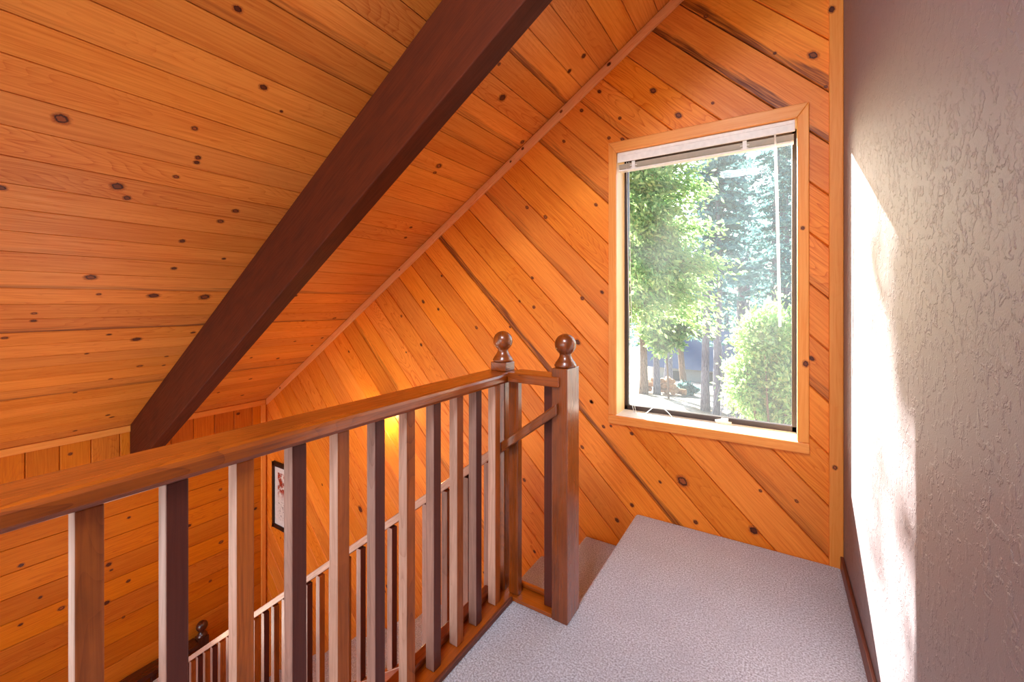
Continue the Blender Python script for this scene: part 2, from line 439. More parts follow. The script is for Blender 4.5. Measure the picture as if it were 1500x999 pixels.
# ------------------------------------------------------------------ right wall (plaster), rear wall, floors
struct(bx('wall_right', XR, XR + .12, YR, YO, ZF, 3.75, m_plaster, bevel=0))
rb = MB()
for (x0, x1, z0, z1) in ((XL, XL + .35, ZF, 3.7), (XL + .35, -1.5, ZF, -2.4), (-1.5, -.95, ZF, 3.7), (-.95, .05, ZF, .5), (.05, XR, ZF, 3.7), (-.95, .05, 2.3, 3.7), (-4.635, -1.5, 1.9, 3.7)):
    rb.box(x0, x1, YR - .12, YR, z0, z1)
struct(rb.build('wall_rear', m_wall))

def slab(name, x0, x1, y0, y1, z0, z1, bev=.02):
    o = bx(name, x0, x1, y0, y1, z0, z1, m_carpet, bevel=0)
    m = o.modifiers.new('b', 'BEVEL'); m.width = bev; m.segments = 4; m.limit_method = 'ANGLE'
    return o
fl = MB()
prof = [(-.985, YR), (XR, YR), (XR, YB), (-.727, YB), (-.727, 1.62), (-.985, 1.62)]
bmf = bmesh.new()
vt = [bmf.verts.new((x, y, 0)) for x, y in prof]; vb = [bmf.verts.new((x, y, -.21)) for x, y in prof]
bmf.faces.new(vt); bmf.faces.new(vb[::-1])
for i in range(len(prof)):
    j = (i + 1) % len(prof); bmf.faces.new((vt[i], vb[i], vb[j], vt[j]))
bmesh.ops.recalc_face_normals(bmf, faces=bmf.faces)
mef = bpy.data.meshes.new('floor'); bmf.to_mesh(mef); bmf.free(); mef.materials.append(m_carpet)
floor = link(bpy.data.objects.new('floor', mef)); struct(floor)
bm_ = floor.modifiers.new('b', 'BEVEL'); bm_.width = .022; bm_.segments = 4; bm_.limit_method = 'ANGLE'
struct(bx('floor_lower', XL, XR, YR, YB, ZF - .1, ZF, m_carpet, bevel=0))
# fascia of the landing toward the open room
struct(bx('trim_1', -1.125, -.985, YR, 1.515, -.30, -.002, m_left, bevel=.002))

# ------------------------------------------------------------------ trims
def slope_box(name, mat, x0, x1, y0, y1, top_off, h, bevel=.003, kn=()):
    """board under the ceiling slope: its top lies top_off below the ceiling, vertical height h"""
    mb = MB(); o = random.random() * 20; c = (random.random(), random.random(), 0)
    P = {}
    for i, x in enumerate((x0, x1)):
        for j, y in enumerate((y0, y1)):
            for k, z in enumerate((CZ(x) - top_off - h, CZ(x) - top_off)): P[i, j, k] = (x, y, z)
    F = [[(0,0,0),(0,0,1),(0,1,1),(0,1,0)], [(1,0,0),(1,1,0),(1,1,1),(1,0,1)], [(0,0,0),(1,0,0),(1,0,1),(0,0,1)],
         [(0,1,0),(0,1,1),(1,1,1),(1,1,0)], [(0,0,0),(0,1,0),(1,1,0),(1,0,0)], [(0,0,1),(1,0,1),(1,1,1),(0,1,1)]]
    for f in F:
        pts = [P[q] for q in f]
        mb.face(pts, [(p[0] * KS + o, p[1] + (p[2] - CZ(p[0])) + o * .3) for p in pts], col=c)
    knots(mb, kn, lambda p, q, d: (p, y0 - .0003, q), math.atan(SL), rnd=rw)
    return mb.build(name, [mat, m_knot], None, bevel)
tb = slope_box('trim_2', m_crown, XL + .02, XR, YB - .020, YB - .0005, .004, .066,
               kn=[(-.893, 2.812, .010), (-1.227, 2.592, .008), (-1.530, 2.40, .009), (-1.632, 2.325, .007), (-2.783, 1.583, .006), (-4.674, .345, .009)])
struct(tb)
t3 = MB().box(.226, XR, YB - .018, YB - .0005, ZF, CZ(.226) - .02)
knots(t3, [(.236, 2.741, .014), (.249, .489, .010)], lambda p, q, d: (p, YB - .0183, q), math.pi / 2, rnd=rw)
struct(t3.build('trim_3', [m_trim, m_knot], None, .004))
struct(bx('trim_4', XL + .0005, XL + .022, 2.533, YB - .021, ZF, .125, m_trim, bevel=.003))
struct(bx('trim_5', XL + .0005, XL + .018, YR, YB - .021, .122, .180, m_trim, bevel=.003))
struct(bx('trim_6', XL + .0005, XL + .016, YR, 2.53, -.29, -.23, m_trim, bevel=.003))
struct(bx('baseboard_right', XR - .014, XR - .0005, YR, YB - .019, -.005, .062, m_base, bevel=.003))

# ------------------------------------------------------------------ ceiling beam
mbm = MB(); c = (.5, .3, 0); P = {}
x0, x1 = XL + .0005, XR - .001; y0, y1 = 1.384, 1.494; H_ = .440
for i, x in enumerate((x0, x1)):
    for j, y in enumerate((y0, y1)):
        for k, z in enumerate((CZ(x) - H_, CZ(x) - .001)): P[i, j, k] = (x, y, z)
for f in ([(0,0,0),(0,0,1),(0,1,1),(0,1,0)], [(1,0,0),(1,1,0),(1,1,1),(1,0,1)], [(0,0,0),(1,0,0),(1,0,1),(0,0,1)],
          [(0,1,0),(0,1,1),(1,1,1),(1,1,0)], [(0,0,0),(0,1,0),(1,1,0),(1,0,0)], [(0,0,1),(1,0,1),(1,1,1),(0,1,1)]):
    pts = [P[q] for q in f]
    mbm.face(pts, [(p[0] * KS, p[1] + (p[2] - CZ(p[0]))) for p in pts], col=c)
beam = mbm.build('ceiling_beam', m_beam, None, .006)
tag(beam, 'dark brown stained timber beam running down the pine ceiling slope', 'beam', kind='thing')

# ------------------------------------------------------------------ window_1
win = bpy.data.objects.new('window_1', None); win.location = ((WX0 + WX1) / 2, YB, WZ0); COL.objects.link(win); win['kind'] = 'structure'
cw = .048
def casing(name, pts2, kn=()):
    mb = MB(); o = random.random() * 20; c = (random.random(), random.random(), 0)
    ya, yb = YB - .019, YB - .0005
    n = len(pts2)
    ln = 0 if abs(pts2[1][0] - pts2[0][0]) > abs(pts2[1][1] - pts2[0][1]) else 1
    uv = lambda p: (p[ln] + o, p[1 - ln] + o * .3)
    mb.face([(p[0], ya, p[1]) for p in pts2], [uv(p) for p in pts2], col=c)
    mb.face([(p[0], yb, p[1]) for p in pts2][::-1], [uv(p) for p in pts2][::-1], col=c)
    for i in range(n):
        a, b = pts2[i], pts2[(i + 1) % n]
        mb.face([(a[0], ya, a[1]), (a[0], yb, a[1]), (b[0], yb, b[1]), (b[0], ya, b[1])], [uv(a), uv(a), uv(b), uv(b)], col=c)
    knots(mb, kn, lambda p, q, d: (p, ya - .0003, q), math.pi / 2, rnd=rw)
    return mb.build(name, [m_trim, m_knot], win, .004)
ox0, ox1, oz1 = -.898, .146, 2.311
ix0, ix1, iz1 = WX0 + .002, WX1 - .004, WZ1 - .002
casing('casing', [(ox0, oz1), (ox1, oz1), (ix1, iz1), (ix0, iz1)])
casing('casing', [(ox0, WZ0), (ox0, oz1), (ix0, iz1), (ix0, WZ0)])
casing('casing', [(ox1, WZ0), (ox1, oz1), (ix1, iz1), (ix1, WZ0)], kn=[(.119, 1.676, .009), (.131, .989, .013)])
bx('apron', ox0, ox1 + .002, YB - .024, YB - .0005, .534, WZ0 - .0005, m_trim, win, .005)
# reveal
bx('jamb', WX0 - .02, WX0, YB, YO, WZ0, WZ1, m_jamb, win, 0, axis=2)
bx('jamb', WX1, WX1 + .02, YB, YO, WZ0, WZ1, m_jamb, win, 0, axis=2)
bx('head', WX0 - .02, WX1 + .02, YB, YO, WZ1, WZ1 + .02, m_jamb, win, 0)
bx('sill', WX0 - .02, WX1 + .02, YB - .018, YO + .02, WZ0 - .03, WZ0, m_sill, win, .002)
fy0, fy1 = 2.765, 2.80
fw = .022
wf = MB()
for a in ((WX0, WX0 + fw, WZ0, WZ1), (WX1 - fw, WX1, WZ0, WZ1), (WX0, WX1, WZ0, WZ0 + .030), (WX0, WX1, WZ1 - fw, WZ1)):
    wf.box(a[0], a[1], fy0, fy1, a[2], a[3])
wf.build('sash_frame', m_bronze, win, .002)
bx('pane', WX0 + fw, WX1 - fw, 2.780, 2.784, WZ0 + .030, WZ1 - fw, m_glass, win, 0)
lt = MB(); lt.box(-.30, -.215, 2.742, 2.762, WZ0, WZ0 + .012); lt.box(-.27, -.232, 2.745, 2.765, WZ0 + .010, WZ0 + .028)
lt.tube([(-.262, 2.75, WZ0 + .02), (-.30, 2.735, WZ0 + .014)], .006, 8)
lt.build('latch', m_white, win, .002)

# ------------------------------------------------------------------ blind
bl = empty('window_blind', (-.38, 2.64, 2.24), 'white mini blind pulled up into a stack under the window head', 'blind')
hb = MB()
hb.box(WX0 + .004, WX1 - .012, 2.600, 2.655, 2.205, 2.243)
hb.box(WX0 + .004, WX1 - .012, 2.596, 2.606, 2.180, 2.222)
hb.build('headrail', m_white, bl, .004)
for k in range(9):
    z = 2.170 - k * .0034
    bx('slat', WX0 + .012, WX1 - .018, 2.612, 2.645, z - .0009, z + .0009, m_slat, bl, 0)
bx('bottom_rail', WX0 + .012, WX1 - .018, 2.608, 2.648, 2.126, 2.137, m_white, bl, .003)
for x in (-.745, -.14):
    cl = MB(); cl.box(x - .022, x + .022, 2.604, 2.608, 2.150, 2.156); cl.box(x - .010, x + .010, 2.603, 2.608, 2.130, 2.178)
    cl.box(x - .018, x + .018, 2.604, 2.608, 2.136, 2.141)
    cl.build('clip', m_white, bl, .001)
wd = MB(); wd.tube([(.000, 2.60, 2.185), (.002, 2.602, 2.12), (.014, 2.64, 1.6), (.022, 2.652, 1.17)], [.004, .0065, .0065, .0065], 8)
wd.build('wand', m_wand, bl, smooth=True)
for xo in (0, .014):
    cd = MB(); cd.tube([(-.790 + xo, 2.615, 2.18), (-.792 + xo, 2.66, 1.4), (-.785 + xo, 2.70, .66), (-.765 + xo, 2.69, WZ0 + .004), (-.70 + xo * 3, 2.70, WZ0 + .004)], .0022, 6)
    cd.build('cord', m_wand, bl, smooth=True)
cd = MB(); cd.tube([(-.70, 2.70, WZ0 + .003), (-.66, 2.735, WZ0 + .04), (-.60, 2.74, WZ0 + .05), (-.56, 2.72, WZ0 + .025), (-.53, 2.70, WZ0 + .003)], .0022, 6)
cd.build('cord', m_wand, bl, smooth=True)

# ------------------------------------------------------------------ landing railing
lr = empty('landing_railing', (-1.05, 1.2, 0), 'stained wooden railing with square balusters at the edge of the carpeted landing', 'railing')
hr = MB()
hr.box(-1.125, -.985, -1.2, 1.652, .947, .991, axis=1, col=(.5, .25, 0))
hr.build('handrail', m_rail, lr, .012)
bx('handrail', -.983, -.738, 1.527, 1.640, .955, .996, m_rail, lr, .005)
bx('bottom_rail', -1.10, -.972, -1.2, 1.64, .0, .016, m_rail, lr, .003)
bx('bottom_rail', -.9715, -.778, 1.545, 1.64, .0, .018, m_rail, lr, .003)
bx('molding', -1.098, -1.052, -1.2, 1.555, .0165, .040, m_rail, lr, .006)
bx('molding', -.978, -.964, -1.2, 1.543, .0, .020, m_base, lr, .004)
bx('molding', -1.00, -.778, 1.618, 1.638, .0185, .040, m_rail, lr, .006)
for i in range(-9, 11):
    y = .206 + i * .1255 + (-.008 if i == 9 else 0)
    dark = i % 2 != 0
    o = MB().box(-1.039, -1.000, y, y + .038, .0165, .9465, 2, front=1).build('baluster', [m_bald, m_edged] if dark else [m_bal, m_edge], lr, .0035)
    if dark: tag(o, 'matte dark maroon baluster')
bx('baluster', -.997, -.948, 1.560, 1.594, .0185, .9545, m_post, lr, .003, axis=2)
bx('baluster', -.829, -.790, 1.575, 1.612, .0185, .9545, m_bald, lr, .003, axis=2)

def finial(parent, cx, cy, z, r=.0448, mat=None):
    p = [(.001, 0), (.044, 0), (.0465, .004), (.0465, .010), (.042, .015), (.0415, .019), (.037, .024), (.030, .034), (.025, .044), (.024, .052), (.0255, .056)]
    zc = .056 + r * .83
    a0 = -math.asin(.83)
    for k in range(1, 17):
        a = a0 + (math.pi / 2 - a0) * k / 16
        p.append((max(.0008, r * math.cos(a)), zc + r * math.sin(a)))
    o = MB().lathe([(q[0], q[1] * 1.0) for q in p], (cx, cy, z)).build('finial', mat or m_post, parent, 0, True)
    return o
npR = bx('newel_post', -.776, -.706, 1.541, 1.662, .0, 1.030, m_post, lr, .004, axis=2)
finial(npR, -.741, 1.600, 1.0305)
npL = bx('newel_post', -1.090, -1.020, 1.563, 1.632, .0165, .9465, m_post, lr, .003, axis=2)
cap = bx('newel_cap', -1.092, -1.010, 1.558, 1.632, .9915, 1.031, m_post, lr, .003, axis=1)
finial(cap, -1.051, 1.597, 1.0315, .0445)

# ------------------------------------------------------------------ staircase
RUN, RISE, NX = .331, .2331, -.727
stt = empty('staircase', (-2.7, 2.08, ZF), 'carpeted staircase descending beside the diagonal board wall', 'stairs')
for k in range(1, 13):
    xn = NX - RUN * k; zt = -RISE * k
    o = bx('tread', xn, xn + RUN + .03, 1.567, YB - .002, zt - RISE - .03, zt, m_carpet, stt, 0)
    m = o.modifiers.new('b', 'BEVEL'); m.width = .022; m.segments = 4; m.limit_method = 'ANGLE'
SS = .737
def incl(name, xa, za, L, y0, y1, h, mat, parent, bevel=.004, col=None, slope=.7424, front=None):
    """board following the stairs; (xa, za) is its upper end at the top edge"""
    mb = MB(); o = random.random() * 20; c = col or (random.random(), random.random(), 0)
    P = {}
    for i, x in enumerate((xa - L, xa)):
        for j, y in enumerate((y0, y1)):
            zt = za + (x - xa) * slope
            for k, z in enumerate((zt - h, zt)): P[i, j, k] = (x, y, z)
    k_ = math.hypot(1, slope)
    for f in ([(0,0,0),(0,0,1),(0,1,1),(0,1,0)], [(1,0,0),(1,1,0),(1,1,1),(1,0,1)], [(0,0,0),(1,0,0),(1,0,1),(0,0,1)],
              [(0,1,0),(0,1,1),(1,1,1),(1,1,0)], [(0,0,0),(0,1,0),(1,1,0),(1,0,0)], [(0,0,1),(1,0,1),(1,1,1),(0,1,1)]):
        pts = [P[q] for q in f]
        mb.face(pts, [(p[0] * k_ + o, p[1] + (p[2] - p[0] * slope) + o * .3) for p in pts], col=c, mi=1 if (front and all(q[1] == 0 for q in f)) else 0)
    return mb.build(name, [mat, front] if front else mat, parent, bevel)
incl('stringer', -1.0, -.100, 3.75, 1.516, 1.562, .30, m_rail, stt)
sr = empty('stair_railing', (-2.7, 1.54, -1.5), 'slender stained handrail and balusters sloping down with the stairs', 'railing')
incl('handrail', -.744, .891, .262, 1.516, 1.560, .046, m_post, sr, .005, slope=.7495)
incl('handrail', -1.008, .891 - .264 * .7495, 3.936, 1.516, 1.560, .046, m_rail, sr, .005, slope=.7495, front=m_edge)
for k in range(0, 29):
    x = -1.104 - .1255 * k
    zt = .891 + (x + .744) * .7495 - .034; zb = -.100 + (x + 1.0) * .7424 + .004
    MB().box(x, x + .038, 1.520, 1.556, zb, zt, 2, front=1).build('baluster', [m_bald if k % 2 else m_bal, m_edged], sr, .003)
m_low = wood('dark_rail_stain', srgb(82, 36, 18), srgb(56, 22, 10), .3, .5, .05, .4, coat=.5)
# ------------------------------------------------------------------ lower railing against the far left wall
lw_ = empty('lower_railing', (-4.88, 1.6, ZF), 'dark stained railing with a ball finial post down by the far wall', 'railing')
LX = -4.90
zt = -1.925 - .14
n2 = bx('newel_post', LX - .045, LX + .045, 1.875, 1.965, ZF, zt, m_low, lw_, .004, axis=2)
finial(n2, LX, 1.92, zt + .0005, .050, m_low)
hd = MB()
ln = [(1.874, -2.085), (1.50, -2.085), (1.36, -2.085), (1.30, -2.095), (1.25, -2.12), (1.215, -2.16), (1.20, -2.21)]
for i in range(len(ln) - 1):
    (ya, za), (yb, zb) = ln[i], ln[i + 1]
    c0 = [(LX - .07, ya, za), (LX + .07, ya, za), (LX + .07, ya + (.02 if i == 99 else 0), za - .045), (LX - .07, ya, za - .045)]
    c1 = [(LX - .07, yb, zb), (LX + .07, yb, zb), (LX + .07, yb + min(.045, .012 * i), zb - .045 * (1 - .12 * i)), (LX - .07, yb + min(.045, .012 * i), zb - .045 * (1 - .12 * i))]
    if i:
        c0 = prev
    for a in range(4):
        b = (a + 1) % 4
        hd.face([c0[a], c0[b], c1[b], c1[a]], [(ya, a * .1), (ya, a * .1 + .1), (yb, a * .1 + .1), (yb, a * .1)], col=(.2, .3, 0))
    if i == 0: hd.face(c0)
    if i == len(ln) - 2: hd.face(c1[::-1])
    prev = c1
hd.build('handrail', m_low, lw_, .004)
for k in range(5):
    y = 1.76 - k * .1255
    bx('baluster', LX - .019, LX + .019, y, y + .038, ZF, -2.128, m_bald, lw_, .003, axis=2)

# ------------------------------------------------------------------ picture on the back wall
px0, px1, pz0, pz1 = -4.823, -4.215, -1.235, -.500
yp = YB - .030
pf = empty('framed_picture', (-4.52, YB, pz0), 'black framed picture with red and grey print hung behind the balusters', 'picture')
fr = MB(); b_ = .045
fr.box(px0, px0 + b_, yp, YB - .001, pz0, pz1); fr.box(px1 - b_, px1, yp, YB - .001, pz0, pz1)
fr.box(px0, px1, yp, YB - .001, pz0, pz0 + b_); fr.box(px0, px1, yp, YB - .001, pz1 - b_, pz1)
fr.build('frame', m_black, pf, .004)
bx('mat_board', px0 + b_, px1 - b_, yp + .012, yp + .016, pz0 + b_, pz1 - b_, m_mat, pf, 0)
pr_ = MB(); a, b, c_, d_ = px0 + b_ + .06, px1 - b_ - .06, pz0 + b_ + .06, pz1 - b_ - .06
pr_.box(a, b, yp + .0105, yp + .0118, c_, d_)
po = pr_.build('print', m_print, pf)
for lp in po.data.loops:
    co = po.data.vertices[lp.vertex_index].co
    po.data.uv_layers['UVMap'].data[lp.index].uv = ((co.x - a) / (b - a) * .8, (co.z - c_) / (d_ - c_))

# ------------------------------------------------------------------ wall sconce hidden behind the handrail
sx, sz = -2.955, .20
sc_ = empty('wall_sconce', (sx, YB, sz), 'small bronze wall lamp glowing behind the landing handrail', 'wall lamp')
q = MB(); q.box(sx - .05, sx + .05, YB - .022, YB - .001, sz + .10, sz + .22); q.build('back_plate', m_brass, sc_, .006)
q = MB(); q.tube([(sx, YB - .02, sz + .17), (sx, YB - .07, sz + .18), (sx, YB - .10, sz + .20), (sx, YB - .10, sz + .22)], .011, 10)
q.build('arm', m_brass, sc_, smooth=True)
MB().lathe([(.001, .030), (.020, .030), (.050, .016), (.064, .0), (.066, -.006), (.001, -.006)], (sx, YB - .10, sz + .205)).build('cap', m_brass, sc_, smooth=True)
MB().lathe([(.001, -.10), (.03, -.098), (.044, -.07), (.050, -.03), (.050, 0), (.001, 0)], (sx, YB - .10, sz + .195)).build('shade', m_lampglass, sc_, smooth=True)

# ------------------------------------------------------------------ outdoors
def mat_leaf(name, c1, c2, trans=.5):
    t = NT(name)
    oi = t.n('ShaderNodeVertexColor', layer_name='plank')
    s = t.n('ShaderNodeSeparateColor'); t.l(oi.outputs[0], s.inputs[0])
    c = t.mix(s.outputs[0], c1, c2)
    d = t.n('ShaderNodeBsdfDiffuse'); tl = t.n('ShaderNodeBsdfTranslucent'); t.l(c, d.inputs[0]); t.l(c, tl.inputs[0])
    mx = t.n('ShaderNodeMixShader'); mx.inputs[0].default_value = trans
    t.l(d.outputs[0], mx.inputs[1]); t.l(tl.outputs[0], mx.inputs[2]); t.l(mx.outputs[0], t.out.inputs['Surface'])
    return t.m
m_leafA = mat_leaf('leaf_bright', srgb(104, 150, 84), srgb(180, 204, 134), .6)
m_leafB = mat_leaf('leaf_conifer', srgb(72, 116, 120), srgb(128, 166, 160), .45)
m_leafC = mat_leaf('leaf_bush', srgb(122, 168, 92), srgb(194, 216, 150), .62)
m_leafD = mat_leaf('leaf_mid', srgb(60, 94, 58), srgb(118, 142, 84), .5)
m_twig = plain('dead_twig', srgb(130, 126, 134), .9, .1)
def bark(name, a, b):
    t = NT(name)
    uv = t.n('ShaderNodeUVMap', uv_map='UVMap'); s = t.n('ShaderNodeSeparateXYZ'); t.l(uv.outputs[0], s.inputs[0])
    n = t.noise(t.xyz(t.math('MULTIPLY', s.outputs[0], 4.), t.math('MULTIPLY', s.outputs[1], 60.), 0.), 1., 4., .65)
    t.bsdf(t.mix(t.rng(n, .35, .65), a, b), .9, .1, bump=n, bstr=.6, bdist=.02)
    return t.m
m_bark = bark('bark_grey', srgb(80, 78, 90), srgb(126, 124, 136))
m_barkb = bark('bark_brown', srgb(84, 70, 60), srgb(136, 116, 100))

def ground_z(x, y):
    if y < 17: return -2.68 - .004 * max(0, 17 - y)
    return -2.68 - .13 * (y - 17) if y < 42 else -2.68 - .13 * 25
def ground():
    t = NT('forest_ground')
    tc = t.n('ShaderNodeTexCoord'); o = tc.outputs['Object']
    n = t.noise(o, .7, 5., .6); n2 = t.noise(o, 9., 4., .7)
    c = t.mix(t.rng(n, .4, .62), srgb(164, 156, 148), srgb(126, 112, 96))
    c = t.mix(t.rng(n2, .5, .7, 0., .5), c, srgb(90, 84, 74))
    t.bsdf(c, .95, .1, bump=n2, bstr=.5, bdist=.05)
    mb = MB()
    xs = np.linspace(-60, 40, 51); ys = np.concatenate([np.linspace(-30, YR - .2, 8), np.linspace(YO + .1, 80, 60)])
    def z(x, y): return ground_z(x, y) + .10 * math.sin(x * 1.3 + y * .7) * math.cos(y * .9 - x * .4) * (1 if y > 4 else .2) - (.5 if y < 3 else 0)
    for i in range(len(xs) - 1):
        for j in range(len(ys) - 1):
            q = [(xs[i], ys[j]), (xs[i + 1], ys[j]), (xs[i + 1], ys[j + 1]), (xs[i], ys[j + 1])]
            mb.face([(a, b, z(a, b)) for a, b in q], q)
    return struct(mb.build('ground', t.m, smooth=True))
ground()

def leaves(name, P, D, size, mat, parent, aspect=2.4, jit=.9):
    """P: points (n,3), D: rough growth directions; every leaf is its own small blade"""
    n = len(P)
    D = D + rng.normal(0, jit, (n, 3)); D /= np.linalg.norm(D, axis=1)[:, None] + 1e-9
    U = np.cross(D, rng.normal(0, 1, (n, 3))); U /= np.linalg.norm(U, axis=1)[:, None] + 1e-9
    s = size * rng.uniform(.6, 1.4, n)[:, None]
    L = D * s * aspect * .5; W = U * s * .5
    nrm = np.cross(D, U) * s * .15
    V = np.empty((n, 4, 3)); V[:, 0] = P - L; V[:, 1] = P + W + nrm; V[:, 2] = P + L; V[:, 3] = P - W + nrm
    me = bpy.data.meshes.new(name)
    me.vertices.add(n * 4); me.vertices.foreach_set('co', V.reshape(-1).astype(np.float32))
    me.loops.add(n * 4); me.loops.foreach_set('vertex_index', np.arange(n * 4, dtype=np.int32))
    me.polygons.add(n); me.polygons.foreach_set('loop_start', np.arange(0, n * 4, 4, dtype=np.int32))
    me.polygons.foreach_set('loop_total', np.full(n, 4, dtype=np.int32))
    me.update(calc_edges=True)
    a = me.color_attributes.new(name='plank', type='FLOAT_COLOR', domain='CORNER')
    c = np.ones((n, 4, 4), np.float32); c[:, :, 0] = rng.random(n)[:, None]
    a.data.foreach_set('color', c.ravel())
    me.materials.append(mat)
    return link(bpy.data.objects.new(name, me), parent)

def conifer(x, y, h, r, label, tr=.16, n=9000, size=.09, leaf=None, brk=None, base=.28, density=1., lean=(0, 0), group='conifers standing outside the window', name='conifer_tree', cat='tree', side=None):
    gz = ground_z(x, y) - .1
    root = empty(name, (x, y, gz), label, cat, group)
    leaf = leaf or m_leafB; brk = brk or m_bark
    tk = MB(); pts = []; rad = []
    for i in range(13):
        t = i / 12
        pts.append((x + lean[0] * t * h + .05 * math.sin(t * 9 + x), y + lean[1] * t * h, gz + h * t)); rad.append(tr * (1.12 - t) + .012 + (.25 * tr if i == 0 else 0))
    tk.tube(pts, rad, 12)
    P = []; D = []; br = tk
    nb = int(h * 7 * density)
    per = max(8, n // nb)
    for b in range(nb):
        t = base + (1 - base) * (b + random.random()) / nb
        z = gz + h * t
        L = r * (1 - .82 * (t - base) / (1 - base)) * random.uniform(.55, 1.1)
        a = random.uniform(0, 2 * math.pi) if side is None else random.gauss(side, 1.0)
        cx = x + lean[0] * t * h; cy = y + lean[1] * t * h
        dv = np.array([math.cos(a), math.sin(a), random.uniform(-.28, .02)])
        s = rng.random(per) ** .75
        w = rng.normal(0, 1, (per, 3)) * np.array([1, 1, .35]) * (.06 + .17 * L * .5 * (1.1 - s))[:, None]
        p = np.array([cx, cy, z]) + dv * (L * s)[:, None] + w
        p[:, 2] -= .14 * L * s ** 2
        P.append(p); D.append(np.tile(dv + np.array([0, 0, -.25]), (per, 1)))
        if L > .5:
            e = np.array([cx, cy, z]) + dv * L * .9
            br.tube([(cx, cy, z), tuple((np.array([cx, cy, z]) + e) / 2), (e[0], e[1], e[2] - .12 * L)], [.022 + .012 * tr / .16, .015, .005], 5)
    tk.build('trunk', brk, root, smooth=True)
    leaves('foliage', np.concatenate(P), np.concatenate(D), size, leaf, root)
    return root

def blob(name, cx, cy, cz, rx, ry, rz, n, size, mat, parent, clumps=40):
    C = rng.normal(0, 1, (clumps, 3)); C /= np.linalg.norm(C, axis=1)[:, None]
    C *= (rng.random(clumps) ** .45)[:, None]
    C = C * np.array([rx, ry, rz]) + np.array([cx, cy, cz])
    idx = rng.integers(0, clumps, n)
    off = rng.normal(0, 1, (n, 3)) * np.array([rx, ry, rz]) * .17
    P = C[idx] + off
    D = off + np.array([0, 0, .1])
    D /= np.linalg.norm(D, axis=1)[:, None] + 1e-9
    return leaves(name, P, D, size, mat, parent, 2.0, .6)

# the bright cedar just outside: its trunk stands left of the window
t1 = empty('cedar_tree', (-3.65, 11.2, ground_z(-3.65, 11)), 'bright green cedar nearest the window, boughs filling its upper left', 'tree')
tk = MB(); tk.tube([(-3.65, 11.2, -2.8), (-3.62, 11.2, 0), (-3.6, 11.2, 3.2), (-3.55, 11.2, 6.4)], [.19, .17, .14, .09], 12); P = []; D = []; br = tk
for b in range(64):
    z = random.uniform(1.5, 6.0); a = random.gauss(-.15, .75)
    L = random.uniform(1.2, 2.75) * (1 - .10 * abs(z - 3))
    dv = np.array([math.cos(a), math.sin(a) * .8, random.uniform(-.35, .12)])
    o = np.array([-3.6, 11.2, z]); s = rng.random(480) ** .65
    w = rng.normal(0, 1, (480, 3)) * np.array([.16, .16, .10]) * (.5 + s)[:, None]
    p = o + dv * (L * s)[:, None] + w; p[:, 2] -= .20 * L * s ** 2
    P.append(p); D.append(np.tile(dv + np.array([0, 0, -.5]), (480, 1)))
    e = o + dv * L * .85
    br.tube([tuple(o), tuple((o + e) / 2 - np.array([0, 0, .03])), (e[0], e[1], e[2] - .16 * L)], [.035, .022, .006], 6)
tk.build('trunk', m_barkb, t1, smooth=True)
leaves('foliage', np.concatenate(P), np.concatenate(D), .056, m_leafA, t1, 2.6, .55)

conifer(-2.15, 17.0, 15, 2.3, 'straight grey trunk conifer standing left of its thinner twin, centre of the window', .125, 7000, .10, base=.33)
conifer(-1.72, 16.6, 13, 1.7, 'thinner grey trunk conifer close beside the straight thick one', .085, 4500, .10, base=.36)
conifer(-1.37, 24.0, 22, 2.4, 'tall thick trunked conifer rising dark against the bright sky gap', .32, 3000, .10, base=.48)
conifer(.37, 22.0, 20, 3.6, 'dark conifer behind the window wand at the right pane edge', .24, 11000, .09, base=.28)
conifer(-5.43, 20.6, 12, 2.0, 'brown trunk tree at the left pane edge beyond the cedar', .17, 5000, .10, m_leafD, m_barkb, base=.30)
conifer(-4.96, 21.2, 12, 1.7, 'slim pale grey trunk tree right of the brown trunk', .14, 4500, .10, m_leafD, base=.32)
conifer(-3.95, 23.0, 9, 2.2, 'leaning tawny trunk tree beside the log pile', .15, 4500, .11, m_leafD, m_barkb, base=.36, lean=(-.06, 0))
conifer(.05, 19.5, 13, 1.7, 'full dark conifer between the bush and the sky gap', .17, 7000, .09, base=.30)
conifer(-3.0, 29.0, 20, 3.2, 'deep green conifer behind the cedar boughs', .22, 8000, .13, base=.22)
conifer(-1.15, 33.0, 11.5, 2.6, 'distant blue green conifer behind the sky gap trunk', .22, 7000, .14, base=.15)
conifer(1.6, 30.0, 22, 4.0, 'distant conifer far right behind the leafy bush', .25, 7000, .14, base=.15)
conifer(-6.4, 31.0, 15, 3.2, 'distant conifer far left behind the house roof', .25, 7000, .14, base=.25)
conifer(-4.9, 56.0, 17, 4.2, 'far conifer rising behind the house ridge', .3, 6000, .18, base=.12)
conifer(-13.0, 56.0, 17, 4.2, 'far conifer at the left end behind the house', .3, 6000, .18, base=.12)
conifer(-1.4, 62.0, 15, 4.2, 'far conifer behind the right end of the house', .3, 6000, .18, base=.12)

pn = empty('tall_pine', (-8.4, 11.6, ground_z(0, 11)), 'tall pine left of the window whose boughs dapple the sunlight', 'tree')
MB().tube([(-8.4, 11.6, -2.9), (-8.4, 11.6, 3), (-8.38, 11.6, 10)], [.2, .17, .08], 10).build('trunk', m_barkb, pn, smooth=True)
blob('foliage', -8.22, 11.6, 8.05, .86, .6, 1.15, 3200, .10, m_leafA, pn, 45)
blob('foliage', -7.5, 11.6, 6.2, .22, .4, .45, 46, .07, m_leafA, pn, 9)

